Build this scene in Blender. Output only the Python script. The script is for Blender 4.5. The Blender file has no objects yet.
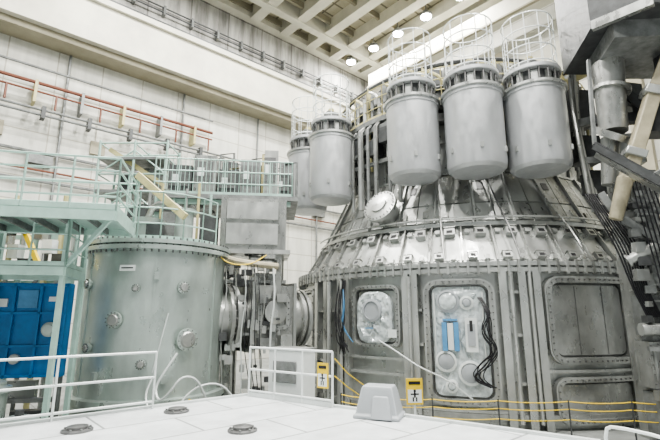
import bpy, bmesh, math, random
from mathutils import Vector, Matrix
random.seed(4)
sin,cos,pi=math.sin,math.cos,math.pi
rad=math.radians
UA=rad(41.4)
U=(cos(UA),sin(UA)); V=(-sin(UA),cos(UA))
def H(s,t,z=0): return Vector((U[0]*s+V[0]*t, U[1]*s+V[1]*t, z))

# ---------------------------------------------------------------- materials
def mat(name,col,rough=.5,metal=0.,amt=.15,scale=2.,stretch=(1,1,1),bump=0.,emit=0,bscale=0):
    m=bpy.data.materials.new(name); m.use_nodes=True
    nt=m.node_tree; N=nt.nodes; L=nt.links
    b=N['Principled BSDF']
    tc=N.new('ShaderNodeTexCoord'); mp=N.new('ShaderNodeMapping'); mp.inputs['Scale'].default_value=stretch
    L.new(tc.outputs['Object'],mp.inputs[0])
    n=N.new('ShaderNodeTexNoise'); n.inputs['Scale'].default_value=scale; n.inputs['Detail'].default_value=7; n.inputs['Roughness'].default_value=.65
    L.new(mp.outputs[0],n.inputs['Vector'])
    r=N.new('ShaderNodeValToRGB'); r.color_ramp.elements[0].position=.32; r.color_ramp.elements[1].position=.66
    d=tuple(c*(1-min(.8,amt*1.6)) for c in col)
    r.color_ramp.elements[0].color=(*d,1); r.color_ramp.elements[1].color=(*[min(1,c*(1+amt*.6)) for c in col],1)
    L.new(n.outputs[0],r.inputs[0]); L.new(r.outputs[0],b.inputs['Base Color'])
    b.inputs['Roughness'].default_value=rough; b.inputs['Metallic'].default_value=metal
    if metal>0.25:
        mr=N.new('ShaderNodeMapRange'); mr.inputs[1].default_value=.3; mr.inputs[2].default_value=.7; mr.inputs[3].default_value=max(.08,rough-.12); mr.inputs[4].default_value=rough+.14
        n2=N.new('ShaderNodeTexNoise'); n2.inputs['Scale'].default_value=scale*3; n2.inputs['Detail'].default_value=5
        L.new(mp.outputs[0],n2.inputs['Vector']); L.new(n2.outputs[0],mr.inputs[0]); L.new(mr.outputs[0],b.inputs['Roughness'])
    if bump>0:
        src=n
        if bscale:
            src=N.new('ShaderNodeTexVoronoi'); src.inputs['Scale'].default_value=bscale; src.feature='SMOOTH_F1'; L.new(n.outputs[1],src.inputs['Vector']) if 0 else L.new(mp.outputs[0],src.inputs['Vector'])
        bp=N.new('ShaderNodeBump'); bp.inputs['Strength'].default_value=bump; bp.inputs['Distance'].default_value=.05
        L.new(src.outputs[0],bp.inputs['Height']); L.new(bp.outputs[0],b.inputs['Normal'])
    if emit: 
        b.inputs['Emission Color'].default_value=(*col,1); b.inputs['Emission Strength'].default_value=emit
    return m
def panelmat(name,col,mortar,w,h,ms,streak=.15,plane='xz',rough=.7,stscale=(.6,.6,.08),offset=0.):
    m=bpy.data.materials.new(name); m.use_nodes=True
    nt=m.node_tree; N=nt.nodes; L=nt.links; b=N['Principled BSDF']; b.inputs['Roughness'].default_value=rough
    tc=N.new('ShaderNodeTexCoord'); sp=N.new('ShaderNodeSeparateXYZ'); cb=N.new('ShaderNodeCombineXYZ')
    L.new(tc.outputs['Object'],sp.inputs[0])
    L.new(sp.outputs[0],cb.inputs[0]); L.new(sp.outputs[2 if plane=='xz' else 1],cb.inputs[1])
    br=N.new('ShaderNodeTexBrick'); br.offset=offset
    br.inputs['Scale'].default_value=1; br.inputs['Brick Width'].default_value=w; br.inputs['Row Height'].default_value=h
    br.inputs['Mortar Size'].default_value=ms; br.inputs['Color1'].default_value=(*col,1)
    br.inputs['Color2'].default_value=(*[c*.92 for c in col],1); br.inputs['Mortar'].default_value=(*mortar,1)
    L.new(cb.outputs[0],br.inputs['Vector'])
    mp=N.new('ShaderNodeMapping'); mp.inputs['Scale'].default_value=stscale; L.new(tc.outputs['Object'],mp.inputs[0])
    n=N.new('ShaderNodeTexNoise'); n.inputs['Scale'].default_value=2.2; n.inputs['Detail'].default_value=8; n.inputs['Roughness'].default_value=.65
    L.new(mp.outputs[0],n.inputs['Vector'])
    r=N.new('ShaderNodeValToRGB'); r.color_ramp.elements[0].position=.35; r.color_ramp.elements[1].position=.62
    k=1-streak; r.color_ramp.elements[0].color=(k,k,k,1)
    L.new(n.outputs[0],r.inputs[0])
    mx=N.new('ShaderNodeMix'); mx.data_type='RGBA'; mx.blend_type='MULTIPLY'; mx.inputs[0].default_value=1
    L.new(br.outputs['Color'],mx.inputs[6]); L.new(r.outputs[0],mx.inputs[7]); L.new(mx.outputs[2],b.inputs['Base Color'])
    return m

STEEL=mat('cryostat_steel',(.52,.53,.515),.34,.68,.18,1.0,(1,1,.5),.03)
STEEL2=mat('panel_steel',(.42,.425,.41),.32,.68,.24,1.4,(1,1,.6))
STEELD=mat('dark_steel',(.17,.17,.17),.42,.6,.2,3)  # darker steel for bolts, covers and backing plates
TANK=mat('tank_steel',(.48,.54,.51),.36,.65,.16,1.0,(1,1,.5),.03)
CAN=mat('canister_steel',(.52,.53,.54),.40,.5,.07,1.5,(1,1,.5))
RAILW=mat('white_rail_paint',(.64,.67,.66),.4,.2,.05,3)
RAILG=mat('green_rail_paint',(.40,.56,.50),.4,.1,.1,3)
DARK=mat('near_black',(.03,.03,.032),.6,.1,.2,4)  # flat near-black; also paints the shade of bracket openings
DGREY=mat('dark_grey_paint',(.075,.078,.08),.5,.2,.25,3)
MGREY=mat('mid_grey_paint',(.22,.228,.225),.5,.3,.25,3)
WHITE=mat('white_paint',(.70,.73,.72),.4,0,.05,3)
PLASTIC=mat('white_sheet',(.62,.67,.68),.16,.1,.22,5,(1,1,1),.9,0,7)
YEL=mat('yellow_paint',(.78,.55,.03),.5,0,.1,3)
YCREAM=mat('faded_yellow',(.52,.47,.25),.5,0,.15,3)
BLUE=mat('blue_paint',(.012,.17,.42),.4,0,.12,3)
LBLUE=mat('light_blue',(.10,.28,.50),.4,0,.15,3)
BLACK=mat('black_cable',(.012,.012,.015),.5,0,.1,3)
RED=mat('red_brown_pipe',(.17,.06,.035),.5,0,.15,3)
CREAM=mat('cream_beam',(.64,.62,.53),.65,0,.12,.5,(1,1,1))
CREAMD=mat('dark_cream',(.32,.295,.22),.7,0,.12,.6)  # darker cream for rafters, pilasters, wall boxes and beam lips
GBOX=mat('grey_plastic',(.36,.38,.40),.45,0,.06,2)
BEIGE=mat('beige_pipe',(.40,.36,.26),.5,0,.2,2)
LAMP=mat('lamp_glow',(1,.99,.94),.5,0,0,1,emit=80)
WALLLOW=panelmat('wall_lower',(.68,.675,.615),(.42,.40,.34),2.4,1.3,.035,.2)
WALLUP=panelmat('wall_upper',(.50,.49,.46),(.22,.21,.2),3.0,2.2,.05,.65)
CEIL=panelmat('ceiling_panels',(.50,.465,.35),(.18,.165,.12),1.2,1.2,.08,.2,'xy')
DECKM=panelmat('deck_plates',(.70,.725,.735),(.28,.29,.29),2.4,1.2,.022,.25,'xy',.4,(.7,.7,.7),.5)
FLOORM=panelmat('floor_concrete',(.30,.31,.30),(.12,.12,.12),2.5,2.5,.02,.35,'xy',.5,(.7,.7,.7))

# ---------------------------------------------------------------- builder
class B:
    def __init__(s,name,mt): s.name=name; s.bm=bmesh.new(); s.mats=[mt]; s.c=0
    def m(s,mt):
        if mt not in s.mats: s.mats.append(mt)
        s.c=s.mats.index(mt); return s
    def f(s,vs):
        try:
            f=s.bm.faces.new(vs); f.material_index=s.c; f.smooth=True
        except ValueError: pass
    def box(s,c,d,az=0,R=None):
        M=R if R else Matrix.Rotation(az,3,'Z'); c=Vector(c)
        v=[s.bm.verts.new(c+M@Vector((x*d[0]/2,y*d[1]/2,z*d[2]/2))) for z in(-1,1) for y in(-1,1) for x in(-1,1)]
        for q in((0,2,3,1),(4,5,7,6),(0,1,5,4),(2,6,7,3),(0,4,6,2),(1,3,7,5)): s.f([v[i] for i in q])
    def beam(s,p0,p1,w,h):
        p0=Vector(p0);p1=Vector(p1);d=(p1-p0);L=d.length;x=d.normalized()
        up=Vector((0,0,1)) if abs(x.z)<.95 else Vector((0,1,0))
        y=up.cross(x).normalized(); z=x.cross(y)
        s.box((p0+p1)/2,(L,w,h),R=Matrix((x,y,z)).transposed())
    def prism(s,pts,z0,z1):
        a=[s.bm.verts.new((p[0],p[1],z0)) for p in pts]; b=[s.bm.verts.new((p[0],p[1],z1)) for p in pts]; n=len(pts)
        s.f(a[::-1]); s.f(b)
        for i in range(n): s.f([a[i],a[(i+1)%n],b[(i+1)%n],b[i]])
    def loft(s,loops,cap=True,closed=False):
        L=[[s.bm.verts.new(p) for p in l] for l in loops]; n=len(L[0])
        R=range(len(L)) if closed else range(len(L)-1)
        for i in R:
            a=L[i];b=L[(i+1)%len(L)]
            for j in range(n): s.f([a[j],a[(j+1)%n],b[(j+1)%n],b[j]])
        if cap and not closed: s.f(L[0][::-1]); s.f(L[-1])
    def cyl(s,p0,p1,r,r1=None,seg=16,cap=True):
        p0=Vector(p0);p1=Vector(p1); r1=r if r1 is None else r1
        d=(p1-p0).normalized(); a=d.orthogonal().normalized(); b=d.cross(a)
        lo=[[p+(a*cos(2*pi*i/seg)+b*sin(2*pi*i/seg))*rr for i in range(seg)] for p,rr in((p0,r),(p1,r1))]
        s.loft(lo,cap)
    def tube(s,pts,r,seg=6,closed=False,smooth=0):
        P=[Vector(p) for p in pts]
        for _ in range(smooth):
            Q=[P[0]]
            for a,c in zip(P,P[1:]): Q+= [a.lerp(c,.25),a.lerp(c,.75)]
            P=Q+[P[-1]]
        n=len(P); loops=[]; a=None
        for i in range(n):
            if closed: d=(P[(i+1)%n]-P[i-1]).normalized()
            else: d=(P[min(i+1,n-1)]-P[max(i-1,0)]).normalized()
            if a is None: a=d.orthogonal().normalized()
            a=(a-d*a.dot(d)).normalized(); b=d.cross(a)
            loops.append([P[i]+(a*cos(2*pi*k/seg)+b*sin(2*pi*k/seg))*r for k in range(seg)])
        s.loft(loops,True,closed)
    def hoop(s,c,R,r,seg=24,n=5):
        c=Vector(c)
        s.tube([c+Vector((cos(2*pi*i/seg),sin(2*pi*i/seg),0))*R for i in range(seg)],r,n,True)
    def lathe(s,c,prof,seg=32,axis=None):
        c=Vector(c); ax=Vector(axis).normalized() if axis else Vector((0,0,1))
        a=ax.orthogonal().normalized(); b=ax.cross(a)
        loops=[[c+ax*z+(a*cos(2*pi*i/seg)+b*sin(2*pi*i/seg))*max(r,.001) for i in range(seg)] for r,z in prof]
        s.loft(loops,True)
    def blob(s,c,rx,ry,rz,amp=.12,seg=14,az=0):
        c=Vector(c); M=Matrix.Rotation(az,3,'Z'); lo=[]
        for j in range(1,seg):
            th=pi*j/seg
            lo.append([c+M@Vector((rx*sin(th)*cos(2*pi*i/seg),ry*sin(th)*sin(2*pi*i/seg),rz*cos(th)))*(1+random.uniform(-amp,amp)) for i in range(seg)])
        s.loft(lo,True)
    def frame(s,mp,cu,cv,w,h,rc,band,w0,w1):
        o=rrect(w,h,rc); i=rrect(w-2*band,h-2*band,max(rc-band,.02))
        P=lambda L,d:[mp(cu+a,cv+b,d) for a,b in L]
        s.loft([P(o,w0),P(o,w1),P(i,w1),P(i,w0)],False,True)
    def panel(s,mp,cu,cv,w,h,rc,w0,w1,amp=0):
        o=rrect(w,h,rc); lo=[[mp(cu+a,cv+b,w0) for a,b in o]]
        ks=(1,.8,.6,.4,.2,.01) if not amp else (1,.92,.82,.72,.62,.52,.42,.32,.22,.12,.01)
        for k in ks: lo.append([mp(cu+a*k,cv+b*k,w1+(random.uniform(0,amp) if k<1 else 0)) for a,b in o])
        s.loft(lo,False)
    def bolts(s,mp,cu,cv,w,h,rc,n,r,w0,w1):
        o=rrect(w,h,rc); per=[0]
        for k in range(len(o)):
            a=o[k];b=o[(k+1)%len(o)]; per.append(per[-1]+math.dist(a,b))
        for q in range(n):
            t=per[-1]*q/n; k=0
            while per[k+1]<t: k+=1
            a=o[k];b=o[(k+1)%len(o)]; e=(t-per[k])/max(1e-6,per[k+1]-per[k])
            x=cu+a[0]+(b[0]-a[0])*e; y=cv+a[1]+(b[1]-a[1])*e
            s.cyl(mp(x,y,w0),mp(x,y,w1),r,seg=6)
    def mbox(s,mp,cu,cv,w,h,w0,w1,n=1):
        for i in range(n):
            u0=cu-w/2+w*i/n; u1=u0+w/n
            c=[(u0,cv-h/2),(u1,cv-h/2),(u1,cv+h/2),(u0,cv+h/2)]
            s.loft([[mp(a,q,d) for a,q in c] for d in(w0,w1)],True)
    def out(s,ang=35,bevel=0,origin=None,rot=None,parent=None):
        bmesh.ops.recalc_face_normals(s.bm,faces=s.bm.faces)
        vs=[v.co for v in s.bm.verts]
        if origin is None:
            lo=[min(v[i] for v in vs) for i in range(3)]; hi=[max(v[i] for v in vs) for i in range(3)]
            origin=Vector(((lo[0]+hi[0])/2,(lo[1]+hi[1])/2,lo[2]))
        origin=Vector(origin)
        me=bpy.data.meshes.new(s.name)
        M=Matrix.Translation(-origin)
        if rot is not None: M=Matrix.Rotation(-rot,4,'Z')@M
        bmesh.ops.transform(s.bm,matrix=M,verts=s.bm.verts)
        s.bm.to_mesh(me); s.bm.free()
        for x in s.mats: me.materials.append(x)
        me.set_sharp_from_angle(angle=rad(ang))
        ob=bpy.data.objects.new(s.name,me); bpy.context.collection.objects.link(ob); ob.location=origin
        if rot is not None: ob.rotation_euler=(0,0,rot)
        if parent: ob.parent=parent; ob.location=origin-parent.location
        if bevel:
            b=ob.modifiers.new('bevel','BEVEL'); b.width=bevel; b.segments=2; b.limit_method='ANGLE'
        return ob
def rrect(w,h,rc,n=5):
    rc=min(rc,w/2-.001,h/2-.001); P=[]
    for cx,cy,a in((w/2-rc,h/2-rc,0),(-w/2+rc,h/2-rc,90),(-w/2+rc,-h/2+rc,180),(w/2-rc,-h/2+rc,270)):
        for k in range(n+1):
            t=rad(a+90*k/n); P.append((cx+rc*cos(t),cy+rc*sin(t)))
    Q=[]; m=n+1
    for i,p in enumerate(P):
        Q.append(p)
        if i%m==m-1:
            q=P[(i+1)%len(P)]
            for k in range(1,5): Q.append((p[0]+(q[0]-p[0])*k/5,p[1]+(q[1]-p[1])*k/5))
    return Q
def cylmap(cx,cy,R,phi):
    p=rad(phi)
    return lambda u,v,w: Vector((cx+(R+w)*sin(p+u/R),cy-(R+w)*cos(p+u/R),v))
def conemap(cx,cy,R0,z0,R1,z1,phi):
    p=rad(phi); L=math.hypot(R1-R0,z1-z0); dr=(R1-R0)/L; dz=(z1-z0)/L
    def g(u,v,w):
        r=R0+dr*v+dz*w; z=z0+dz*v-dr*w
        return Vector((cx+r*sin(p+u/R0),cy-r*cos(p+u/R0),z))
    return g
def planemap(o,ux,uy,n):
    o=Vector(o);ux=Vector(ux);uy=Vector(uy);n=Vector(n)
    return lambda u,v,w:o+ux*u+uy*v+n*w
def railing(name,pts,h=1.1,r=.025,rails=(1.,.5),mt=None,step=1.2,toe=.12,verts=0,parent=None):
    b=B(name,mt or RAILW); P=[Vector(p) for p in pts]
    for a,c in zip(P,P[1:]):
        for k in rails: b.cyl(a+Vector((0,0,h*k)),c+Vector((0,0,h*k)),r,seg=6)
        n=max(1,round((c-a).length/step))
        for i in range(n+1): p=a.lerp(c,i/n); b.cyl(p,p+Vector((0,0,h)),r,seg=6)
        if verts:
            n=int((c-a).length/verts)
            for i in range(n): p=a.lerp(c,i/n); b.cyl(p,p+Vector((0,0,h)),r*.45,seg=4)
        if toe: b.beam(a+Vector((0,0,toe/2)),c+Vector((0,0,toe/2)),.015,toe)
    return b.out(parent=parent)

# ================================================================ ROOM
FZ=-1.2; CZ=25.8
def slab(name,mt,s0,s1,t0,t1,z0,z1):
    b=B(name,mt); b.box(H((s0+s1)/2,(t0+t1)/2,(z0+z1)/2),(s1-s0,t1-t0,z1-z0),UA)
    return b.out(rot=UA)
slab('floor',FLOORM,-14,30,-22,28,FZ-.3,FZ)
slab('ceiling',CEIL,-14,30.5,-22,28.5,CZ,CZ+.3)
slab('wall_left',WALLLOW,-14,30.5,28,28.5,FZ,CZ)
slab('wall_back',WALLLOW,30,30.5,-22,28,FZ,CZ)
slab('trim_1',WALLUP,-14,30,27.7,28,20.3,25.0)
b=B('trim_2',CREAM)
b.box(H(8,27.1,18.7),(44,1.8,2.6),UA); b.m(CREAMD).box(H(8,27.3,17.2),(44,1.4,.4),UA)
b.m(CREAM).box(H(8,26.1,20.1),(44,.25,.35),UA)
b.out()
b=B('crane_rail',DGREY)
b.box(H(8,26.7,20.6),(44,.18,.5),UA); b.box(H(8,26.7,20.15),(44,.6,.2),UA)
for i in range(40): b.box(H(-13+i*1.08,26.7,20.35),(.12,.5,.5),UA)
b.out()
b=B('crane_busbar',DGREY)
for z in(22.1,22.45): b.cyl(H(-14,27.35,z),H(29.8,27.35,z),.06,seg=6)
for i in range(22): b.m(MGREY); b.box(H(-13+i*2,27.5,22.25),(.15,.5,.7),UA)
b.out()
b=B('trim_3',CREAM)
b.box(H(8,27.5,25.3),(44,1.0,1.0),UA); b.out()
b=B('trim_4',CREAM); b.box(H(29.4,3,18.7),(1.2,46,2.2),UA); b.box(H(29.5,3,25.2),(1.0,46,1.2),UA)
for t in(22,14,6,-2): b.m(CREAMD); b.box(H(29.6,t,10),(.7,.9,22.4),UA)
b.out()
b=B('wall_pipe_run',RED)
for z,r,mt in((14.4,.10,RED),(13.9,.06,RED),(15.3,.07,MGREY)):
    b.m(mt); b.cyl(H(-12,27.3,z),H(13,27.3,z),r,seg=8)
b.m(MGREY); b.cyl(H(-12,27.3,12.9),H(26,27.3,12.9),.07,seg=8); b.cyl(H(-12,27.3,12.6),H(26,27.3,12.6),.07,seg=8)
for i in range(10):
    b.m(YCREAM if i%2 else MGREY); b.box(H(-9+i*2.3,27.6,13.9),(.14,.8,1.3),UA)
    b.m(RED); b.cyl(H(-8+i*2.3,27.2,13.9),H(-8+i*2.3,27.2,13.0),.06,seg=6)
    b.m(DGREY).box(H(-8.5+i*2.3,27.4,12.75),(.2,.5,.7),UA)
b.out()
b=B('wall_conduit',MGREY)
for s in(-2,4,11,17,23,26.5): b.cyl(H(s,27.8,0),H(s,27.8,16.9),.08,seg=6)
for z in(9,10.6): b.m(MGREY).cyl(H(-14,27.8,z),H(28,27.8,z),.09,seg=6)
b.m(RED).cyl(H(-14,27.8,9.6),H(28,27.8,9.6),.06,seg=6)
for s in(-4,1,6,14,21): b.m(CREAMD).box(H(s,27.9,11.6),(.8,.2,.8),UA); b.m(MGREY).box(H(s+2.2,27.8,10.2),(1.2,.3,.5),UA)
b.out()
b=B('ceiling_beam',CREAM)
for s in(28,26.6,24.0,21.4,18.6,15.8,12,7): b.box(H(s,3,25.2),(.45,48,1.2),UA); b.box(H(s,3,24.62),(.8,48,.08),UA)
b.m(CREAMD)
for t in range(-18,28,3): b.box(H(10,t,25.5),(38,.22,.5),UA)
b.m(CREAM)
for t in(24.8,12): b.box(H(10,t,25.1),(38,.6,1.3),UA)
b.out()
b=B('overhead_crane_girder',CREAM)
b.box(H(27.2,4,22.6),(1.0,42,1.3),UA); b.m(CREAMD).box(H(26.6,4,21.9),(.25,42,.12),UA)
b.out()
for s,ts in((25.3,(25.8,23.0,20.3,17.5,14.5)),(14,(20,12,4,-4)),(5.5,(20,11,2,-7)),(-3,(14,4,-6))):
    for t in ts:
        b=B('ceiling_lamp',MGREY)
        b.lathe(H(s,t,24.35),[(.40,0),(.48,.1),(.48,.18),(.2,.5),(.1,.55)],16)
        b.cyl(H(s,t,24.8),H(s,t,25.85),.04,seg=6)
        b.m(LAMP).cyl(H(s,t,24.30),H(s,t,24.36),.40,seg=16); ob=b.out()
        ld=bpy.data.lights.new('lamp_light','AREA'); ld.shape='DISK'; ld.size=.6
        ld.energy=1000 if s>20 else 2600; ld.color=(1,.99,.945)
        lo=bpy.data.objects.new('lamp_light',ld); lo.parent=ob; lo.location=H(s,t,24.26)-ob.location; bpy.context.collection.objects.link(lo)

# deck
b=B('deck_platform',DECKM)
b.prism([(-14,.9),(-5.58,8),(-1.9,11.1),(4.03,7.1),(9,3.8),(9,-5),(-14,-5)],FZ,0)
DECK=b.out(rot=UA,origin=(0,0,0))
b=B('deck_edge_curb',RAILW)
b.beam((-12,2.64,.02),(-1.95,11.02,.02),.10,.05); b.beam((-1.9,11.02,.02),(4.0,7.05,.02),.10,.05)
ob=b.out(); ob.parent=DECK; ob.matrix_parent_inverse=Matrix.Rotation(-UA,4,'Z')
for x,y in((-3.0,9.2),(-1.43,7.75),(-4.13,7.75)):
    b=B('floor_port_cover',STEELD)
    b.lathe((x,y,0),[(.24,0),(.24,.03),(.16,.04),(.16,.08),(.05,.10)],20)
    b.m(MGREY)
    for k in range(8): b.cyl((x+.2*cos(k*pi/4),y+.2*sin(k*pi/4),.02),(x+.2*cos(k*pi/4),y+.2*sin(k*pi/4),.06),.02,seg=6)
    b.out()

# ================================================================ CRYOSTAT
CX,CY=6.,20.
b=B('cryostat_vessel',STEEL)
UR=5.05; Z1=4.8; Z2=6.75; CR0,CR1=6.14,UR+.14
b.lathe((CX,CY,0),[(7.1,FZ),(7.1,3.08),(7.36,3.08),(7.36,3.2),(7.2,3.2),(7.2,3.26),(7.36,3.26),(7.36,3.38),(6.95,3.38),
   (6.18,Z1-.14),(6.36,Z1-.14),(6.36,Z1-.02),(CR0-.1,Z1),(2,Z1+.1)],120)
for i in range(-44,24):
    mp=cylmap(CX,CY,7.1,i*2.2); b.m(STEEL if i%2 else STEEL2); b.mbox(mp,0,3.23,.06,.4,.22,.31)
for ph in(-90,-84,-62,-57,-50.5,-47.8,-30.2,-28,-8.2,-4,-.8,25.5,28.5,40,52):
    mp=cylmap(CX,CY,7.1,ph); b.m(STEEL); b.mbox(mp,0,.95,.07,4.3,0,.26); b.mbox(mp,0,.95,.2,4.3,.24,.28)
b.m(STEEL2)
b.lathe((CX,CY,0),[(7.1,-.95),(7.3,-.95),(7.3,-.8),(7.1,-.8)],120)
def arcbox(p0,p1,z,h,w0,w1,n=6):
    for k in range(n):
        a=p0+(p1-p0)*(k+.5)/n; wd=7.1*rad((p1-p0)/n)*1.02
        b.mbox(cylmap(CX,CY,7.1,a),0,z,wd,h,w0,w1)
for p0,p1,zs in((-50,-30,(.55,.1)),(-62,-50,(.3,2.0)),(-28,-26.4,(1,2)),(-9,-4,(0,1.3,2.5)),(-4,26,(.33,)),(28,52,(.4,2.6)),(-30,-8,(-.75,)),(-84,-62,(.6,))):
    for z in zs: b.m(STEEL); arcbox(p0,p1,z,.08,0,.2)
def port(ph,z0,z1,w,rc,fr=.16,inner=STEEL2,nb=40,depth=.22,amp=0):
    mp=cylmap(CX,CY,7.1,ph); c=(z0+z1)/2; h=z1-z0
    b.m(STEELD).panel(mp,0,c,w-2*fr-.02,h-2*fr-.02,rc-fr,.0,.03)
    b.m(STEEL).frame(mp,0,c,w,h,rc,fr,0,depth)
    b.m(STEEL2).frame(mp,0,c,w-.1,h-.1,rc-.05,fr-.06,depth,depth+.03)
    b.m(inner).panel(mp,0,c,w-2*fr-.12,h-2*fr-.12,max(.05,rc-fr-.05),0,.09,amp)
    b.m(STEELD).bolts(mp,0,c,w-fr,h-fr,rc-fr/2,nb,.022,depth,depth+.06)
    return mp
mpB=port(-18,-.62,2.9,1.98,.42,.17,PLASTIC,52,amp=.06)
mpC=port(12.2,.5,2.95,2.8,.42,.19,STEEL2,54)
mpA=port(-39,.85,2.8,1.75,.3,.13,STEEL2,40)
port(-72,.5,2.85,1.9,.3,.15,STEEL,30)
port(12.2,-1.05,.18,2.7,.35,.15,STEEL2,40)
port(40,.5,2.95,2.4,.4,.19,STEEL2,40)
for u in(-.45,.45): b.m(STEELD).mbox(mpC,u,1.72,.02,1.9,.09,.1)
# port B contents
for (u,v,r,mt,rim) in((-.3,2.25,.33,PLASTIC,GBOX),(.22,2.2,.2,GBOX,RAILW),(-.42,.55,.30,GBOX,WHITE),(.22,.25,.34,GBOX,WHITE),(-.3,-.12,.18,PLASTIC,WHITE)):
    c=mpB(u,v,.08); n=(mpB(u,v,1)-mpB(u,v,0)).normalized()
    b.m(rim).lathe(c,[(r,0),(r,.12),(r-.06,.14),(r-.06,.1)],24,n)
    b.m(mt).lathe(c,[(r-.06,.02),(r-.08,.12),(r*.4,.16),(.01,.17)],20,n)
b.m(LBLUE)
for u in(-.42,-.1): b.mbox(mpB,u,1.25,.13,.8,.1,.28)
b.mbox(mpB,-.26,1.72,.4,.05,.1,.26)
b.m(WHITE).mbox(mpB,-.26,1.25,.16,.75,.1,.24)
b.m(WHITE).mbox(mpB,.3,1.3,.32,.95,.1,.24)
b.m(GBOX).mbox(mpB,.3,1.3,.2,.6,.24,.27); b.m(DARK).mbox(mpB,.3,1.55,.08,.3,.27,.28)
b.m(RAILW)
for u in(-.7,.66): b.tube([mpB(u,2.5,.15),mpB(u*.95,1.5,.25),mpB(u,.4,.15)],.03,6)
b.m(PLASTIC).blob(mpB(-.05,2.45,.05),.6,.14,.22,.08,24,az=rad(-18)); b.blob(mpB(-.5,1.75,.05),.2,.12,.3,.1,14,az=rad(-18))
# port A contents: bagged flange
n=(mpA(0,0,1)-mpA(0,0,0)).normalized()
b.m(STEEL).lathe(mpA(0,2.0,.05),[(.55,0),(.55,.2),(.46,.22),(.46,.18),(.1,.2)],28,n)
b.m(PLASTIC); b.panel(mpA,0,1.78,1.25,1.6,.45,.05,.24,.10)
b.m(GBOX).lathe(mpA(0,2.0,.2),[(.36,0),(.36,.16),(.28,.18),(.28,.14),(.01,.15)],24,n)
b.m(WHITE).mbox(mpA,.62,1.3,.34,.24,.26,.29); b.m(LBLUE).mbox(mpA,-.1,1.45,.3,.03,.36,.37)
# lower cone: gussets, low brackets
for i in range(-10,8):
    ph=i*8.2
    mp=conemap(CX,CY,6.95,3.38,6.2,Z1-.16,ph)
    b.m(STEEL2).mbox(mp,0,.74,.05,1.45,0,.16)
    b.m(STEEL).mbox(mp,.5,.76,.8,1.3,0,.03,2)
    b.m(STEEL).mbox(mp,.3,.2,.26,.2,0,.18); b.m(DARK).mbox(mp,.3,.19,.15,.1,.18,.185); b.m(STEEL2).mbox(mp,.3,.32,.3,.03,0,.2)  # dark plates on bracket faces paint the shade of an opening
    b.m(STEEL).mbox(mp,.72,.17,.14,.16,0,.12)
    b.m(STEEL).mbox(mp,.62,1.14,.34,.26,0,.22); b.m(DARK).mbox(mp,.62,1.12,.2,.12,.22,.225); b.m(STEEL2).mbox(mp,.62,1.29,.4,.03,0,.26)
    b.m(STEEL).mbox(mp,.2,1.2,.16,.14,0,.14)
VES=b.out(30)
# faceted upper shell: tall flat plates, 12 degree facets
b=B('upper_shell',STEEL)
loops=[]
for r,z in((CR0,Z1),(CR1,Z2),(UR,Z2+.02),(UR,10.0),(4.2,10.3),(.01,10.6)):
    loops.append([Vector((CX+r*sin(rad(12*k)),CY-r*cos(rad(12*k)),z)) for k in range(30)])
b.loft(loops)
SL=math.hypot(CR0-CR1,Z2-Z1); FW=CR0*rad(12)
for i in range(-9,7):
    mp=conemap(CX,CY,CR0,Z1,CR1,Z2,i*12)
    b.m(STEEL).mbox(mp,0,SL/2,.06,SL,0,.12)
    for j,(v0,v1) in enumerate(((.08,.78),(.84,SL-.06))):
        for q,(u0,u1) in enumerate(((.09,FW*.5-.02),(FW*.5+.02,FW-.09))):
            b.m(STEEL if (i+j+q)%3 else STEEL2).loft([[mp(u0,v0,d),mp(u1,v0,d),mp(u1,v1,d),mp(u0,v1,d)] for d in(-.02,.035)])
    if i%2: b.m(STEELD).mbox(mp,FW*.27,1.55,.26,.3,.03,.055); b.m(STEEL2).mbox(mp,FW*.75,.4,.2,.25,.03,.09)
    else: b.m(STEEL2).mbox(mp,FW*.27,.35,.2,.25,.03,.09)
    mp=cylmap(CX,CY,UR,i*12); W2=UR*rad(12)
    b.m(STEEL).mbox(mp,0,8.0,.06,2.5,0,.12)
    for k,(z0,z1) in enumerate(((6.9,8.0),(8.1,9.2))):
        b.m(STEEL if (i+k)%3 else STEEL2).loft([[mp(.08,z0,d),mp(W2-.08,z0,d),mp(W2-.08,z1,d),mp(.08,z1,d)] for d in(-.02,.035)])
for zz in(Z2+.08,8.05):
    b.m(STEEL).loft([[Vector((CX+r*sin(rad(12*k)),CY-r*cos(rad(12*k)),z)) for k in range(30)] for r,z in((UR,zz-.04),(UR+.14,zz-.04),(UR+.14,zz+.04),(UR,zz+.04))])
mp=conemap(CX,CY,CR0,Z1,CR1,Z2,-41); c=mp(0,.6,0); n=(mp(0,.6,1)-c).normalized()
b.m(STEEL).lathe(c,[(.46,0),(.46,.55),(.64,.55),(.64,.67),(.5,.7),(.3,.72),(.3,.78),(.01,.8)],40,n)
b.m(STEELD)
a=n.orthogonal().normalized(); e=n.cross(a)
for k in range(24): p=c+n*.65+(a*cos(k*pi/12)+e*sin(k*pi/12))*.57; b.cyl(p,p+n*.08,.022,seg=6)
b.m(MGREY).lathe((CX,CY,0),[(UR,9.25),(5.75,9.25),(5.75,9.45),(UR,9.45)],60)
b.out(11,parent=VES)

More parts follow.
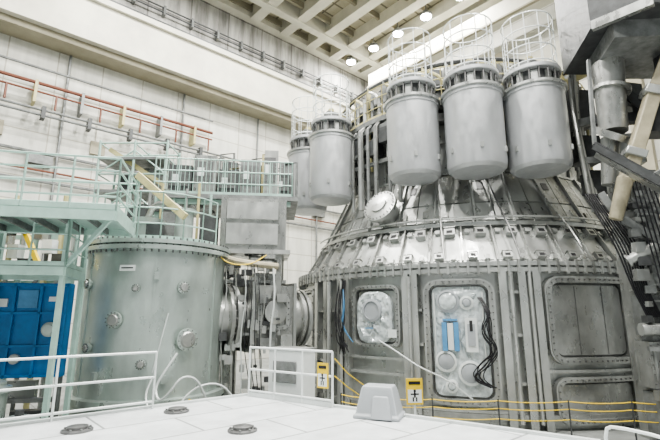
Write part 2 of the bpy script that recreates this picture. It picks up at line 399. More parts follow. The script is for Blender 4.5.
b=B('vessel_piping',STEEL)
for ph,z0,z1,r in((-29,-1,3.0,.05),(-54,-1,3,.07),(-6.6,-1,3.05,.06),(-2.6,-1,3.05,.05),(27,-1,3,.07),(-48.9,-1,3,.05)):
    mp=cylmap(CX,CY,7.1,ph); b.cyl(mp(0,z0,.36),mp(0,z1,.36),r,seg=8)
for ph,mt in((-24,STEEL2),(-7,STEELD),(9,STEEL2)):
    b.m(mt); q=cylmap(CX,CY,UR,ph); b.tube([q(0,8.6,.4),q(0,6.8,.45),q(.1,5.9,.85),q(.2,4.9,1.5),q(.25,4.3,1.9),q(.3,3.5,2.25)],.03,6,smooth=1)
b.m(STEEL).tube([Vector((CX+6.5*sin(rad(a)),CY-6.5*cos(rad(a)),4.9)) for a in range(-80,60,4)],.035,6)
b.out(parent=VES)
b=B('hanging_cable',BLACK)
random.seed(3)
for k in range(8):
    r=lambda a:random.uniform(-a,a)
    m1=cylmap(CX,CY,7.1,-49.5+k*.3); b.tube([m1(0,3.0,.35),m1(-.05+r(.1),2.2,.45),m1(r(.15),1.6,.5),m1(r(.2),1.1,.5),m1(.1+r(.2),.7+r(.2),.4)],.02,5,smooth=2)
random.seed(9)
for k in range(7):
    m1=cylmap(CX,CY,7.1,-12.6); r=lambda a:random.uniform(-a,a)
    b.tube([m1(-.05+r(.1),2.35,.2),m1(.15+r(.1),1.9,.4),m1(r(.2),1.4,.4),m1(.2+r(.15),.9,.4),m1(-.05+r(.2),.5,.35),m1(-.3+r(.2),.15+r(.1),.3),m1(.1+r(.1),-.1,.3)],.016,5,smooth=2)
for k in range(3):
    m1=cylmap(CX,CY,7.1,24+k*.8); b.tube([m1(0,3.0,.5),m1(.1,2.3,.6),m1(0,1.5,.5),m1(.1,0,.5)],.03,5,smooth=1)
b.out(parent=VES)
b=B('hanging_hose',RAILW)
m1=cylmap(CX,CY,7.1,-34); b.tube([m1(-.3,1.1,.5),m1(.3,.8,.6),m1(.9,.4,.6),m1(1.6,.1,.5),m1(2.2,-.4,.4)],.022,6,smooth=2); b.out(parent=VES)
b=B('blue_cable_coil',LBLUE)
m1=cylmap(CX,CY,7.1,-47)
for k in range(2): b.tube([m1(-.1,2.7,.4),m1(.05*k,2.1,.5),m1(-.1+.05*k,1.5,.5),m1(.3,1.0,.4)],.014,5,smooth=2)
b.out(parent=VES)

for x,y in((6.69,13.3),(4.72,13.45),(2.85,14.15),(.05,17.1),(-1.0,18.95)):
    R=.93 if x>4 else .88
    b=B('cryogenic_canister',CAN)
    b.lathe((x,y,0),[(R*.55,6.26),(R*.86,6.3),(R*.97,6.4),(R,6.55),(R,8.78),(R+.03,8.8),(R+.03,8.9)],48)
    b.m(STEEL).lathe((x,y,0),[(R+.05,8.9),(R+.09,8.92),(R+.09,9.0),(R+.05,9.02),(R*.6,9.03)],48)
    b.m(DGREY).lathe((x,y,0),[(R*.74,9.0),(R*.74,9.5)],32)
    b.m(CAN).lathe((x,y,0),[(R*.95,9.5),(R*.97,9.52),(R*.97,9.62),(R*.6,9.75),(.1,9.78)],48)
    b.m(STEELD)
    for k in range(18):
        t=2*pi*k/18; b.cyl((x+R*.88*cos(t),y+R*.88*sin(t),9.0),(x+R*.88*cos(t),y+R*.88*sin(t),9.52),.028,seg=6)
    b.m(STEEL)
    for k in range(6):
        t=2*pi*k/6+.4; b.box((x+(R+.02)*cos(t),y+(R+.02)*sin(t),6.9),(.06,.1,.16),t)
    for k in range(10):
        t=2*pi*k/10; b.box((x+R*.72*cos(t),y+R*.72*sin(t),9.25),(.12,.22,.4),t)
    b.m(RAILW)
    for z in(9.78,10.35,10.95,11.5): b.hoop((x,y,z),R*.86,.02,28)
    for k in range(12):
        t=2*pi*k/12; b.cyl((x+R*.86*cos(t),y+R*.86*sin(t),9.6),(x+R*.86*cos(t),y+R*.86*sin(t),11.5),.016,seg=5)
    b.m(YCREAM).cyl((x,y,9.7),(x,y,10.3),.12,seg=10); b.m(MGREY).box((x,y,10.0),(.5,.4,.25),.5)
    d=Vector((CX-x,CY-y,0)).normalized(); p=Vector((x,y,9.25))
    b.m(MGREY); b.beam(p+d*R*.7,p+d*1.6,.4,.3); b.beam(p+d*R+Vector((0,0,-1.3)),p+d*1.6+Vector((0,0,-1.3)),.2,.25)
    b.out(30,parent=None)

def P(ph,R,z): return Vector((CX+R*sin(rad(ph)),CY-R*cos(rad(ph)),z))
b=B('upper_service_frame',MGREY)
for i in range(-10,8):
    ph=i*9; b.m(MGREY if i%3 else YCREAM); b.beam(P(ph,5.4,9.45),P(ph,5.4,11.1),.14,.14)
    b.m(DGREY if i%2 else STEEL2); b.box(P(ph+4,5.1,9.9),(.7,.5,.8),rad(ph+4))
    b.m(YCREAM if i%2 else STEEL).tube([P(ph+2,5.55,10.8),P(ph+6,5.6,10.5),P(ph+10,5.55,9.8),P(ph+11,5.5,7.4)],.06,6)
    b.m((DGREY,STEEL2,MGREY)[i%3]).box(P(ph+2,4.4,10.8),(.8,.8,.9),rad(ph*3))
b.m(DGREY)
for z in(10.1,11.05): b.tube([P(a,5.4,z) for a in range(-95,70,5)],.09,6)
b.m(STEELD)
for a in range(-90,70,7): b.box(P(a,5.3,8.9),(.5,.4,.3),rad(a)); b.cyl(P(a+3,5.3,7.2),P(a+3,5.3,9.3),.06,seg=6)
b.out(parent=VES)
railing('upper_guard_railing',[P(a,5.7,9.46) for a in range(-92,72,8)],1.3,.022,(1,.66,.33),YCREAM,1.2,.1,parent=VES)
b=B('riser_pipe',STEEL)
for ph,r,mt in((-54,.12,STEEL),(-50,.07,MGREY),(-46,.09,STEEL2),(-59,.06,STEEL),(-40,.06,MGREY),(-36,.08,STEEL2)):
    b.m(mt).tube([P(ph,5.9,5.8),P(ph,5.9,7.5),P(ph,5.9,9.0),P(ph,5.6,9.3),P(ph,5.6,10.5)],r,8)
b.m(MGREY).beam(P(-60,5.8,8.1),P(-36,5.8,9.0),.15,.2); b.beam(P(-60,5.8,9.0),P(-36,5.8,9.0),.15,.2); b.beam(P(-60,5.8,7.6),P(-36,5.8,7.6),.12,.15)
b.m(DGREY)
for a,z in((-57,8.5),(-49,8.2),(-43,8.6),(-39,8.1)): b.box(P(a,5.6,z),(.4,.5,.6),rad(a))
b.out(parent=VES)

# ================================================================ RIGHT MACHINERY
b=B('overhead_support_housing',DGREY)
b.prism([(7.1,10.6),(8.0,9.6),(13,9.6),(13,13),(7.6,13)],9.5,12.5)
b.m(MGREY).prism([(7.5,10.3),(13,9.9),(13,12.4),(8,12.4)],9.0,9.5)
b.m(STEEL2).beam((7.1,10.55,9.5),(8.05,9.55,9.5),.15,.25); b.beam((7.1,10.55,11.0),(8.05,9.55,11.0),.1,.15)
b.m(STEEL2)
b.cyl((8.1,11.6,9.0),(8.0,11.6,6.9),.42,.36,seg=20); b.cyl((8.0,11.6,6.9),(7.95,11.7,6.75),.5,seg=20); b.cyl((7.95,11.7,6.75),(7.8,11.8,5.4),.25,.2,seg=14)
b.cyl((8.1,11.6,8.2),(8.08,11.6,8.1),.5,seg=20)
b.m(DGREY); b.beam((9.6,11,9.1),(9.6,11,-1.2),.7,.7); b.beam((10.6,9.6,9),(10.6,9.6,-1.2),.5,.5)
b.m(DGREY); b.beam((8.3,12.2,9.0),(9.6,11,6.4),.2,.25); b.box((9.3,11.6,7.4),(.9,.6,1.2)); b.beam((7.9,12.4,7.6),(9.8,11.4,7.3),.25,.3)
b.m(MGREY); b.box((8.9,12.3,8.3),(1.0,.5,.8),.2); b.m(STEEL2).box((8.7,12.3,6.6),(.9,.5,.9),-.2); b.m(MGREY).box((8.8,12.2,5.5),(.9,.6,.8),.1)
HOU=b.out()
b=B('beige_transfer_beam',BEIGE)
b.beam((9.6,10.5,9.8),(8.75,10.9,7.7),.34,.34); b.beam((8.75,10.9,7.75),(7.8,11.1,5.3),.34,.34); b.cyl((7.8,11.1,5.4),(7.5,11.3,4.3),.2,.16,seg=14)
b.m(STEEL)
for p,q in(((8.78,10.9,7.85),(8.70,10.92,7.62)),((8.1,11.03,6.12),(8.02,11.05,5.92))): b.beam(p,q,.5,.5)
b.out(parent=HOU,bevel=.03)
b=B('cable_tray',DGREY)
a0=Vector((6.55,10.3,5.95)); a1=Vector((8.3,9.6,4.3)); w=Vector((.35,.5,.25))
b.beam(a0,a1,.06,.16); b.beam(a0+w,a1+w,.06,.16)
for k in range(13): p=a0.lerp(a1,k/12); b.cyl(p,p+w,.025,seg=6)
b.m(BLACK)
for k in range(4): q=w*(.15+.2*k)+Vector((0,0,.05)); b.tube([a0+q,a0.lerp(a1,.5)+q+Vector((0,0,-.03)),a1+q],.035,5)
b.m(MGREY); b.beam(a1,a1+Vector((1.6,.6,-.4)),.12,.2); b.beam(a0+w,Vector((7.3,11.2,8.9)),.08,.08); b.beam(a0.lerp(a1,.6)+w,Vector((9.6,11,6)),.1,.1)
b.m(STEEL2).beam(a0+Vector((.2,.3,-.1)),a1+Vector((.2,.3,-.1)),.3,.04)
b.out(parent=HOU)
random.seed(12)
b=B('support_frame_machinery',STEEL2)
b.beam((8.3,12.0,FZ),(8.3,12.0,5.6),.55,.55)
for z,h,w_ in((-.5,1.0,.8),(.65,1.1,.95),(1.85,1.0,.75),(3.0,1.1,.85),(4.15,.9,.7),(5.1,.8,.9)):
    b.m(STEEL2 if w_>.8 else MGREY).box((8.35,11.6,z),(w_,.5,h),.1)
    M=planemap((8.35,11.345,z),(1,.1,0),(0,0,1),(.1,-1,0)); b.m(STEEL).frame(M,0,0,w_*.8,h*.75,.06,.05,0,.04); b.m(STEELD).bolts(M,0,0,w_*.9,h*.9,.05,16,.016,0,.03)
    b.m(MGREY).mbox(M,-.05,0,.2,.2,0,.12)
for k in range(16):
    b.m((MGREY,STEEL2,DGREY,STEEL)[k%4]).box((7.85+.5*random.random(),11.3-.15*random.random(),-.4+k*.36),(.12+.25*random.random(),.2,.1+.2*random.random()),random.uniform(-.4,.4))
b.m(STEEL); b.cyl((7.7,11.4,3.2),(8.4,11.2,3.6),.16,seg=14); b.cyl((7.66,11.41,3.18),(7.72,11.4,3.21),.22,seg=14); b.cyl((7.75,11.3,1.5),(8.5,11.2,1.5),.16,seg=14)
b.m(MGREY).beam((7.6,11.9,5.2),(8.6,11.2,2.2),.12,.18); b.beam((7.4,12.1,4.8),(9.2,11.2,4.5),.15,.2); b.beam((7.7,11.3,4.3),(8.8,11.0,3.4),.14,.2)
b.m(BLACK)
for k in range(8):
    b.tube([(7.2+.06*k,12,5.2),(7.35+.07*k,11.7,4.4),(7.45+.09*k,11.3,3.5),(7.6+.05*k,11.2,2.6),(7.9+.05*k,11.2,1.8)],.022,5,smooth=2)
for k in range(6):
    b.tube([(8.0+.1*k,11.2,5.4),(7.9+.12*k,10.9,4.2),(8.1+.1*k,10.9,3.0),(8.2+.08*k,10.9,1.5)],.018,5,smooth=2)
b.out(parent=HOU)
b=B('right_riser_pipes',STEEL2)
for k in range(6): b.m((STEEL2,MGREY,STEEL)[k%3]).tube([(7.85+.16*k,13.0+.2*k,10.6-.2*k),(7.8+.16*k,13.1+.2*k,8.5),(7.75+.14*k,12.9+.2*k,7.2),(7.75+.1*k,12.7+.1*k,5.2)],.06+.02*(k%3),8,smooth=1)
b.m(DGREY); b.box((8.5,14.2,8.8),(1.0,.8,1.2)); b.box((8.5,13.9,7.2),(.8,.6,.9)); b.box((8.6,13.6,6.0),(.7,.6,.7)); b.m(YCREAM).beam((7.8,13.4,9.4),(9.4,13.6,10.2),.15,.2)
b.m(MGREY); b.beam((7.9,13.4,7.9),(9.6,12.9,8.2),.2,.25); b.beam((7.9,13.2,6.6),(9.6,12.7,6.6),.15,.2)
b.out(parent=VES)

# ================================================================ LEFT VACUUM TANK
TX,TY,TR=-5.39,13.9,2.0
b=B('vacuum_tank',TANK)
b.lathe((TX,TY,0),[(TR+.25,FZ),(TR+.25,-.75),(TR+.02,-.72),(TR+.02,-.45),(TR+.18,-.45),(TR+.18,-.3),(TR,-.28),(TR,3.6),(TR+.17,3.62),(TR+.17,3.74),(TR+.05,3.75),(TR+.05,3.78),(TR+.17,3.79),(TR+.17,3.9),(TR,3.92),(0,3.95)],72)
for k in range(72):
    t=2*pi*k/72; b.m(STEELD); b.cyl((TX+(TR+.11)*cos(t),TY+(TR+.11)*sin(t),3.54),(TX+(TR+.11)*cos(t),TY+(TR+.11)*sin(t),3.97),.025,seg=6)
for ph in(-41,19,73): b.m(TANK).mbox(cylmap(TX,TY,TR,ph),0,1.65,.05,3.8,0,.03)
def tport(ph,z,r,l,mt=TANK,cap=STEEL2):
    mp=cylmap(TX,TY,TR,ph); c=mp(0,z,-.05); n=(mp(0,z,1)-mp(0,z,0)).normalized()
    b.m(mt).lathe(c,[(r*.72,0),(r*.72,l),(r,l),(r,l+.07),(r*.8,l+.08)],24,n)
    b.m(cap).lathe(c,[(r*.8,l+.06),(r*.6,l+.12),(.01,l+.13)],20,n)
    b.m(STEELD); a=n.orthogonal().normalized(); e=n.cross(a)
    for k in range(12): p=c+n*(l+.05)+(a*cos(k*pi/6)+e*sin(k*pi/6))*r*.88; b.cyl(p,p+n*.05,.015,seg=6)
tport(-8,1.72,.22,.1); tport(44,1.2,.3,.22,TANK,STEEL2); tport(40,2.6,.16,.1); tport(-40,2.7,.14,.08); tport(6,2.55,.1,.08); tport(-30,1.0,.12,.1); tport(14,.6,.13,.1)
mp=cylmap(TX,TY,TR,2); b.m(WHITE).mbox(mp,-.15,3.1,.42,.16,0,.03)
b.m(DARK).mbox(mp,-.15,3.1,.32,.03,.03,.034)
for ph,z in((20,2.9),(-20,.3),(30,.2)):
    b.m(TANK).mbox(cylmap(TX,TY,TR,ph),0,z,.12,.2,0,.12)
b.m(RAILW).tube([cylmap(TX,TY,TR,30)(0,1.9,.1),cylmap(TX,TY,TR,26)(0,1.2,.2),cylmap(TX,TY,TR,22)(0,.4,.15)],.018,6)
TANKOB=b.out(30)
b=B('flexible_hose',RAILW)
b.tube([(-3.9,11.7,.9),(-4.1,11.5,.5),(-4.3,11.4,.1),(-4.1,11.2,-.2),(-3.8,11.1,.05),(-3.6,11.2,.4),(-3.3,11.4,.35),(-3.1,11.6,-.1),(-3.0,11.8,-.6)],.03,7,smooth=2)
b.tube([(-4.4,11.5,.35),(-4.5,11.3,-.1),(-4.2,11.1,-.45),(-3.7,11.2,-.4),(-3.4,11.5,.1),(-2.8,11.8,.2),(-2.4,12.0,-.3)],.025,7,smooth=2)
b.m(YEL).tube([(-3.5,11.6,-.2),(-3.1,11.9,-.5),(-2.5,12.1,-.6)],.03,6)
b.out()
b=B('connecting_duct',STEEL)
p0=Vector((-3.85,14.5,1.75)); d=Vector((.82,.5,0)).normalized()
b.cyl(p0,p0+d*3.3,.8,seg=36)
for k,(o,r) in enumerate(((.35,1.12),(.55,1.12),(2.9,1.0),(3.1,1.0))):
    b.m(STEEL if k%2 else STEEL2).cyl(p0+d*o,p0+d*(o+.12),r,seg=40)
az=math.atan2(d.y,d.x)
b.m(STEEL2).box(p0+d*1.75+Vector((0,0,.05)),(1.5,2.0,2.0),az); b.m(STEEL).box(p0+d*1.05+Vector((0,0,.05)),(.1,2.15,2.2),az); b.box(p0+d*2.5+Vector((0,0,.05)),(.1,2.15,2.2),az)
b.m(STEEL).box(p0+d*1.75+Vector((0,0,1.25)),(.7,.8,.5),az)
nd=Vector((d.y,-d.x,0))
M=planemap(p0+d*1.75+nd*1.0,d,(0,0,1),nd)
b.m(STEEL).frame(M,0,.2,1.1,1.1,.2,.12,0,.08); b.m(STEELD).bolts(M,0,.2,1.0,1.0,.2,20,.02,.08,.12)
b.m(STEEL).lathe(M(0,.2,0),[(.3,0),(.3,.15),(.38,.15),(.38,.22),(.1,.26)],20,nd)
b.m(MGREY).mbox(M,-.3,-.75,.5,.3,0,.25); b.m(STEEL).mbox(M,.35,-.7,.4,.35,0,.3)
b.m(STEELD); a=Vector((0,0,1)); e=d.cross(a)
for o,r in((.5,1.04),):
    for k in range(28): q=p0+d*o+(a*cos(k*pi/14)+e*sin(k*pi/14))*r; b.cyl(q-d*.15,q+d*.2,.025,seg=6)
b.m(STEEL2)
for o in(.7,2.5): b.beam(p0+d*o+Vector((0,-.3,-.8)),p0+d*o+Vector((0,-.3,-2.95)),.25,.25); b.beam(p0+d*o+Vector((0,.4,-.8)),p0+d*o+Vector((0,.4,-2.95)),.25,.25)
b.out(parent=TANKOB)
random.seed(21)
b=B('equipment_tower',MGREY)
b.m(STEEL2).box((-2.6,15.3,4.85),(2.0,1.6,1.75),.15)
b.m(STEEL).box((-2.6,14.45,5.3),(1.7,.12,.6),.15); b.box((-2.6,14.45,4.5),(1.7,.1,.7),.15)
b.m(STEEL2)
for k in range(5): b.box((-3.35+.37*k,14.42+.055*k,4.5),(.06,.15,.8),.15)
b.m(STEEL).box((-2.6,15.3,3.9),(2.3,1.9,.14),.15)
for x,y in((-3.55,14.4),(-1.7,14.7),(-1.8,16.2),(-3.7,16)):
    b.m(STEEL2).beam((x,y,FZ),(x,y,5.8),.18,.18)
b.m(STEEL2).box((-2.6,15.3,2.95),(2.1,1.0,.12),.15)
for k in range(40):
    b.m((MGREY,STEEL2,STEEL,DGREY)[k%4]).box((-3.4+1.7*random.random(),14.5+.5*random.random(),2.85+1.0*random.random()),(.1+.25*random.random(),.3,.1+.22*random.random()),.15)
b.m(BEIGE).tube([(-3.6,14.1,3.75),(-3.1,13.9,3.55),(-2.5,13.95,3.45),(-1.7,14.3,3.4)],.1,8,smooth=1)
for k in range(46):
    x=-3.3+1.8*random.random()
    b.m((MGREY,STEEL,STEEL2,DGREY)[k%4]).box((x,13.9+.3*random.random()+.25*(x+3),-1.0+3.6*random.random()),(.08+.25*random.random(),.2,.06+.25*random.random()),.2)
for k in range(6):
    x=-3.3+.3*k; b.m((STEEL,STEEL2,RAILW)[k%3]).tube([(x,14.0,3.3),(x+.1,13.85,2.4),(x-.05,13.9,1.2),(x+.05,13.9,.2),(x,14,-1.0)],.02+.01*(k%2),6,smooth=1)
b.m(BLACK)
for k in range(4): b.tube([(-2.6+.1*k,13.9,3.4),(-2.5+.13*k,13.6,2.2),(-2.6+.16*k,13.6,1.0),(-2.3+.1*k,13.7,-.5)],.014,5,smooth=2)
TOW=b.out()
b=B('yellow_hanging_chain',YEL)
b.tube([(-3.6,13.6,3.9),(-3.3,13.5,3.5),(-2.9,13.5,3.35),(-2.4,13.6,3.4),(-2.0,13.8,3.7)],.018,6,smooth=2); b.out(parent=TOW)

b=B('equipment_platform',MGREY)
b.box((-3.7,16.3,5.85),(4.8,3.2,.16),.12)
b.m(RAILG)
for x,y in((-6,14.9),(-6.2,17.4)): b.beam((x,y,FZ),(x,y,5.8),.16,.16)
b.m(RAILG).beam((-6,14.6,5.72),(-1.4,15.15,5.72),.1,.25)
PLAT=b.out(parent=TOW)
PL=PLAT.location+TOW.location
ob=railing('guard_railing',[(-6.05,14.55,5.93),(-1.35,15.1,5.93),(-1.6,17.9,5.93)],1.3,.024,(1,.66,.33),RAILG,.8,.12,.14); ob.parent=PLAT; ob.location=ob.location-PL
b=B('electrical_cabinet',WHITE)
for k,(x,w,h,mt) in enumerate(((-5.4,.8,1.2,DGREY),(-4.55,.8,1.6,STEEL2),(-3.7,.7,1.1,DGREY),(-2.95,.7,1.5,MGREY),(-2.2,.5,1.9,STEEL2),(-1.7,.4,1.0,DGREY))):
    y=15.6+.12*(x+3.7)
    b.m(mt).box((x,y,5.93+h/2),(w,.7,h),.12); b.m(STEELD).box((x,y-.36,5.93+h*.6),(w*.8,.03,h*.5),.12); b.m(WHITE).box((x-.1,y-.39,5.93+h*.6),(w*.3,.03,h*.2),.12)
for k in range(10):
    x=-5.6+.42*k; b.m((MGREY,YCREAM,STEEL)[k%3]).tube([(x,16.6,5.93),(x,16.6,7.5+.2*(k%4)),(x+.5,16.7,7.6+.2*(k%4)),(x+.5,16.7,6)],.05,6)
for k in range(6): b.m((DGREY,MGREY)[k%2]).box((-5.5+.75*k,16.9,6.7+.15*(k%3)),(.6,.5,1.6),.1)
ob=b.out(); ob.parent=PLAT; ob.location-=PL
b=B('scaffold_tower',RAILG)
xs=(-9.2,-7.8,-6.5); ys=(16.6,18.0)
for x in xs:
    for y in ys: b.cyl((x,y,FZ),(x,y,8.7),.05,seg=6)
for z in(3.6,4.6,5.6,6.6,7.3,8.0,8.6):
    for y in ys: b.cyl((xs[0],y,z),(xs[-1],y,z),.035,seg=6)
    for x in xs: b.cyl((x,ys[0],z),(x,ys[1],z),.03,seg=6)
for z in(4.6,5.6,7.3): b.cyl((xs[0],ys[0],z),(xs[1],ys[0],z+1),.03,seg=6); b.cyl((xs[1],ys[0],z+1),(xs[2],ys[0],z),.03,seg=6)
b.m(MGREY); b.box((-7.85,17.3,6.6),(2.7,1.5,.12)); b.box((-7.85,17.3,4.6),(2.7,1.5,.12)); b.box((-7.85,17.3,7.95),(2.7,1.5,.1))
b.m(STEEL2); b.box((-8.2,17.3,5.2),(.9,.7,1.1)); b.box((-7.2,17.5,7.2),(.8,.6,1.1)); b.m(DGREY).box((-8.3,17.5,7.05),(.6,.6,.8)); b.box((-7.1,17.2,5.3),(.6,.6,1.2)); b.m(YCREAM).beam((-8.9,16.8,8.4),(-6.6,16.9,6.9),.12,.18)
b.out()
b=B('tank_top_equipment',TANK)
b.cyl((-5.9,13.9,3.95),(-5.9,13.9,4.7),.45,seg=20); b.cyl((-5.9,13.9,4.7),(-5.9,13.9,4.85),.55,seg=20)
b.cyl((-4.6,13.6,3.95),(-4.6,13.6,5.0),.28,seg=16); b.cyl((-4.6,13.6,5.0),(-4.6,13.6,5.1),.38,seg=16)
b.m(MGREY).box((-5.2,14.7,4.6),(.9,.6,1.3)); b.box((-6.6,13.4,4.4),(.5,.5,.9)); b.m(STEEL2).tube([(-5.9,13.9,4.9),(-5.6,13.6,5.3),(-5.0,13.5,5.3),(-4.6,13.6,5.0)],.1,8,smooth=1)
b.m(DGREY).box((-4.0,14.3,4.5),(.5,.5,1.1)); b.box((-5.3,13.1,4.25),(.4,.4,.6)); b.box((-6.4,14.4,4.7),(.6,.5,1.5))
for k in range(7): b.m((RAILG,STEEL,YCREAM)[k%3]).cyl((-6.6+.42*k,14.6,3.95),(-6.6+.42*k,14.6,5.9+.2*(k%3)),.05,seg=6)
b.m(MGREY).box((-5.3,15.0,5.4),(2.4,.5,.1)); b.m(STEEL2).box((-5.9,15.0,5.8),(.7,.5,.7)); b.box((-4.8,15.0,5.7),(.6,.5,.5))
b.m(YCREAM).beam((-5.75,12.6,5.95),(-4.15,12.3,4.6),.15,.2)
b.m(RAILG); b.beam((-5.75,12.65,4.0),(-5.75,12.65,5.9),.08,.08)
b.out(parent=TANKOB)
railing('tank_guard_railing',[(TX+1.95*cos(t),TY+1.95*sin(t),3.92) for t in [rad(a) for a in range(200,362,18)]],1.35,.022,(1,.66,.33),RAILG,1.0,.1,parent=TANKOB)

up=[(-9.4,8.5),(-4.75,9.5),(-5.25,11.5),(-9.9,10.5)]
b=B('access_platform',RAILG)
b.prism(up,4.05,4.13)
for i in range(4):
    p,q=up[i],up[(i+1)%4]; b.beam((*p,4.0),(*q,4.0),.08,.22)
for k in range(1,8):
    f=k/8; b.m(MGREY); b.beam((up[0][0]+(up[1][0]-up[0][0])*f,up[0][1]+(up[1][1]-up[0][1])*f,3.98),(up[3][0]+(up[2][0]-up[3][0])*f,up[3][1]+(up[2][1]-up[3][1])*f,3.98),.05,.14)
lowp=[(-9.6,9.2),(-6.0,9.95),(-6.4,11.5),(-9.9,10.8)]
b.m(MGREY).prism(lowp,2.86,2.94); b.m(RAILG)
for i in range(4):
    p,q=lowp[i],lowp[(i+1)%4]; b.beam((*p,2.82),(*q,2.82),.07,.2)
for x,y in((-6.05,10.0),(-6.4,11.4),(-8.3,11.0)): b.beam((x,y,FZ),(x,y,4.0),.1,.1)
b.beam((-4.85,9.6,4.0),(-6.1,10.05,2.9),.06,.1)
AP=b.out()
railing('platform_railing',[(*up[0],4.13),(*up[1],4.13),(*up[2],4.13)],1.2,.024,(1,.75,.5,.25),RAILG,.9,.12,parent=AP)
railing('platform_railing',[(*up[3],4.13),(*up[2],4.13)],1.2,.024,(1,.5),RAILG,.9,.12,parent=AP)
railing('lower_platform_railing',[(*lowp[0],2.94),(*lowp[1],2.94),(*lowp[2],2.94)],1.1,.022,(1,.66,.33),RAILG,.8,.1,parent=AP)
b=B('utility_pipe_rack',MGREY)
for k in range(9):
    x=-11.2+.38*k; b.m((STEEL,RAILG,MGREY,YCREAM)[k%4]).tube([(x,13.2,FZ),(x,13.2,2.6+.3*(k%3)),(x+.3,13.3,3.2+.2*(k%3)),(x+.3,13.3,4.6+.3*(k%4))],.06+.02*(k%2),8)
for z in(.2,1.6,2.8,4.2): b.m(RAILG).beam((-11.3,13.4,z),(-7.8,13.4,z),.1,.14)
for x in(-11.2,-9.5,-7.85): b.m(RAILG).beam((x,13.45,FZ),(x,13.45,5.0),.12,.12)
for k in range(10): b.m((DGREY,STEEL2,WHITE)[k%3]).box((-11.0+.33*k,13.0,3.0+1.4*((k*37)%10)/10),(.3,.3,.4))
b.out()
b=B('yellow_hoist_machine',YEL)
b.box((-9.6,12.2,4.5),(1.5,.5,.3),.2); b.cyl((-9.9,12.0,4.85),(-9.2,12.1,4.85),.24,seg=16); b.cyl((-8.75,12.2,4.4),(-8.65,12.2,4.4),.3,seg=16); b.m(YCREAM).beam((-9.6,12.4,FZ),(-9.6,12.4,4.3),.3,.3)
b.m(YEL).beam((-8.8,12.4,4.3),(-8.2,12.4,3.2),.12,.12); b.m(DGREY).box((-9.2,12.1,4.2),(.6,.4,.3))
b.out()
b=B('blue_equipment_panel',BLUE)
M=planemap((-7.62,11.3,0),Vector((cos(.2),sin(.2),0)),(0,0,1),Vector((sin(.2),-cos(.2),0)))
b.mbox(M,0,1.5,1.85,2.3,-.35,0)
for u in(-.9,-.3,.3,.9): b.mbox(M,u,1.5,.06,2.3,0,.08)
for v in(.4,1.1,1.9,2.6): b.mbox(M,0,v,1.85,.06,0,.08)
b.m(LBLUE); b.mbox(M,.0,2.25,.45,.45,0,.03)
n=Vector((sin(.2),-cos(.2),0))
b.m(TANK).lathe(M(.6,1.5,.05),[(.18,0),(.18,.08),(.12,.1),(.12,.16),(.01,.17)],20,n)
b.m(WHITE).mbox(M,-.6,2.15,.3,.2,0,.04); b.mbox(M,.6,2.25,.25,.12,0,.03); b.m(STEEL).lathe(M(-.1,.8,.02),[(.12,0),(.12,.1),(.01,.12)],14,n)
b.m(STEELD).bolts(M,0,1.5,1.75,2.2,.1,36,.022,.0,.04)
b.m(MGREY)
for u in(-.85,.85): b.mbox(M,u,-.45,.12,1.6,-.3,-.1)
b.mbox(M,0,-.2,1.7,.1,-.3,-.1); b.m(STEEL2).mbox(M,-.2,.0,1.0,.5,-.5,-.3); b.m(DGREY).mbox(M,.3,-.75,.9,.6,-.5,-.2)
b.out(parent=AP)
b=B('steel_drum',TANK)
b.lathe((-7.5,10.0,0),[(.5,FZ),(.5,.2),(.56,.22),(.56,.32),(.45,.36),(.45,.42),(.2,.5),(.01,.5)],28)
b.out()
b=B('pump_canister',TANK)
b.lathe((-6.2,9.4,0),[(.32,FZ),(.32,-.3),(.37,-.28),(.37,-.2),(.2,-.12),(.01,-.12)],24); b.m(DGREY).cyl((-6.2,9.4,-.14),(-6.2,9.4,0.0),.08,seg=10); b.out()

e0=(-9.0,5.0);e1=(-3.6,9.52)
railing('deck_railing',[(*e0,.0),(*e1,.0)],1.1,.024,(1,.55,.12),RAILW,1.75,0)
railing('deck_railing',[(-1.9,10.9,0),(0.05,9.6,0)],1.1,.026,(1,.55,.12),WHITE,.8,.1)
b=B('control_box',WHITE)
b.box((-.95,11.5,-.1),(1.0,.6,2.2),-.55); b.m(MGREY).box((-1.11,11.22,.5),(.7,.03,.5),-.55); b.m(STEEL2).box((-.95,11.5,1.03),(1.06,.66,.06),-.55)
b.out(bevel=.02)
b=B('grab_rail',WHITE)
b.tube([(3.62,6.25,0),(3.62,6.25,.38),(3.68,6.15,.44),(3.95,5.6,.44),(3.98,5.5,.38),(3.98,5.5,0)],.022,8,smooth=1); b.out()
b=B('grey_plastic_cover',GBOX)
def ls(w,d,z,cx=.93,cy=8.8,a=-.35):
    return [Vector((cx,cy,z))+Matrix.Rotation(a,3,'Z')@Vector((x*w/2,y*d/2,0)) for x,y in((-1,-1),(1,-1),(1,1),(-1,1))]
b.loft([ls(.86,.66,0),ls(.86,.66,.06),ls(.78,.58,.08),ls(.60,.42,.5),ls(.54,.36,.56)])
b.loft([ls(.40,.50,.02,.99,8.63),ls(.30,.34,.36,.97,8.68),ls(.26,.3,.4,.97,8.68)])
b.out(bevel=.02)
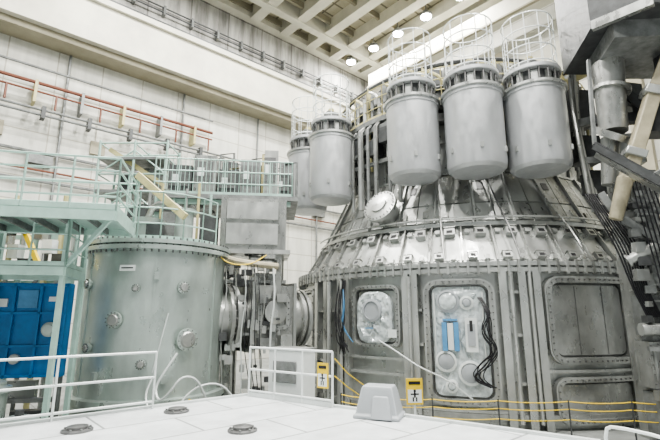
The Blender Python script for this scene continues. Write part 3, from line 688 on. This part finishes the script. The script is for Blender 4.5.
def sign(name,p,w,h,az,stand):
    b=B(name,YEL); M=planemap(p,Vector((cos(az),sin(az),0)),(0,0,1),Vector((sin(az),-cos(az),0)))
    b.mbox(M,0,0,w,h,-.015,.015); b.m(WHITE).mbox(M,0,-h*.18,w*.84,h*.5,.015,.02)
    b.m(BLACK)
    b.mbox(M,0,-h*.12,w*.1,h*.22,.02,.024); b.mbox(M,0,h*.03,w*.14,h*.09,.02,.024); b.mbox(M,0,-h*.1,w*.5,h*.05,.02,.024)
    b.mbox(M,-w*.1,-h*.3,w*.08,h*.16,.02,.024); b.mbox(M,w*.1,-h*.3,w*.08,h*.16,.02,.024); b.mbox(M,0,h*.33,w*.7,h*.12,.015,.024)
    if stand:
        b.m(WHITE).cyl(Vector(p)+Vector((0,.03,-h/2-.0)),(p[0],p[1]+.03,FZ+.05),.03,seg=8); b.cyl((p[0],p[1]+.03,FZ),(p[0],p[1]+.03,FZ+.06),.2,seg=16)
    b.out()
sign('warning_sign',(-.15,9.66,.62),.26,.5,-.55,False)
sign('warning_sign',(2.12,11.7,-.02),.42,.62,0.1,True)
b=B('rope_barrier',YEL)
pts=[(0.3,12.6),(1.2,12.2),(2.6,11.9),(4.2,11.7),(5.9,11.6),(7.4,11.5),(8.9,11.4)]
for z in(-.24,-.42,-.66):
    for a,c in zip(pts,pts[1:]):
        b.tube([(a[0]+(c[0]-a[0])*k/6,a[1]+(c[1]-a[1])*k/6,z-.04*(1-((k-3)/3)**2)) for k in range(7)],.013,5)
b.tube([(0.1,9.7,.95),(.4,10.6,.55),(.9,11.6,.1),(1.2,12.2,-.24)],.013,5)
b.tube([(0.1,9.7,.6),(.4,10.6,.25),(.9,11.6,-.2),(1.2,12.2,-.42)],.013,5)
for x,y in pts: b.m(DGREY).cyl((x,y,FZ),(x,y,-.2),.02,seg=8); b.cyl((x,y,FZ),(x,y,FZ+.04),.16,seg=14)
b.out()

# ================================================================ world, camera
w=bpy.data.worlds.new('world'); bpy.context.scene.world=w; w.use_nodes=True
bg=w.node_tree.nodes['Background']; bg.inputs[0].default_value=(.93,1,.985,1); bg.inputs[1].default_value=.46
sc=bpy.context.scene
try:
    sc.view_settings.view_transform='AgX'; sc.view_settings.look='AgX - Medium High Contrast'
except Exception as e: print(e)
cd=bpy.data.cameras.new('camera'); cam=bpy.data.objects.new('camera',cd); bpy.context.collection.objects.link(cam)
cd.sensor_width=36; cd.lens=24; cam.location=(0,0,1.85); cam.rotation_euler=(rad(102.2),0,0); cd.clip_end=200
bpy.context.scene.camera=cam
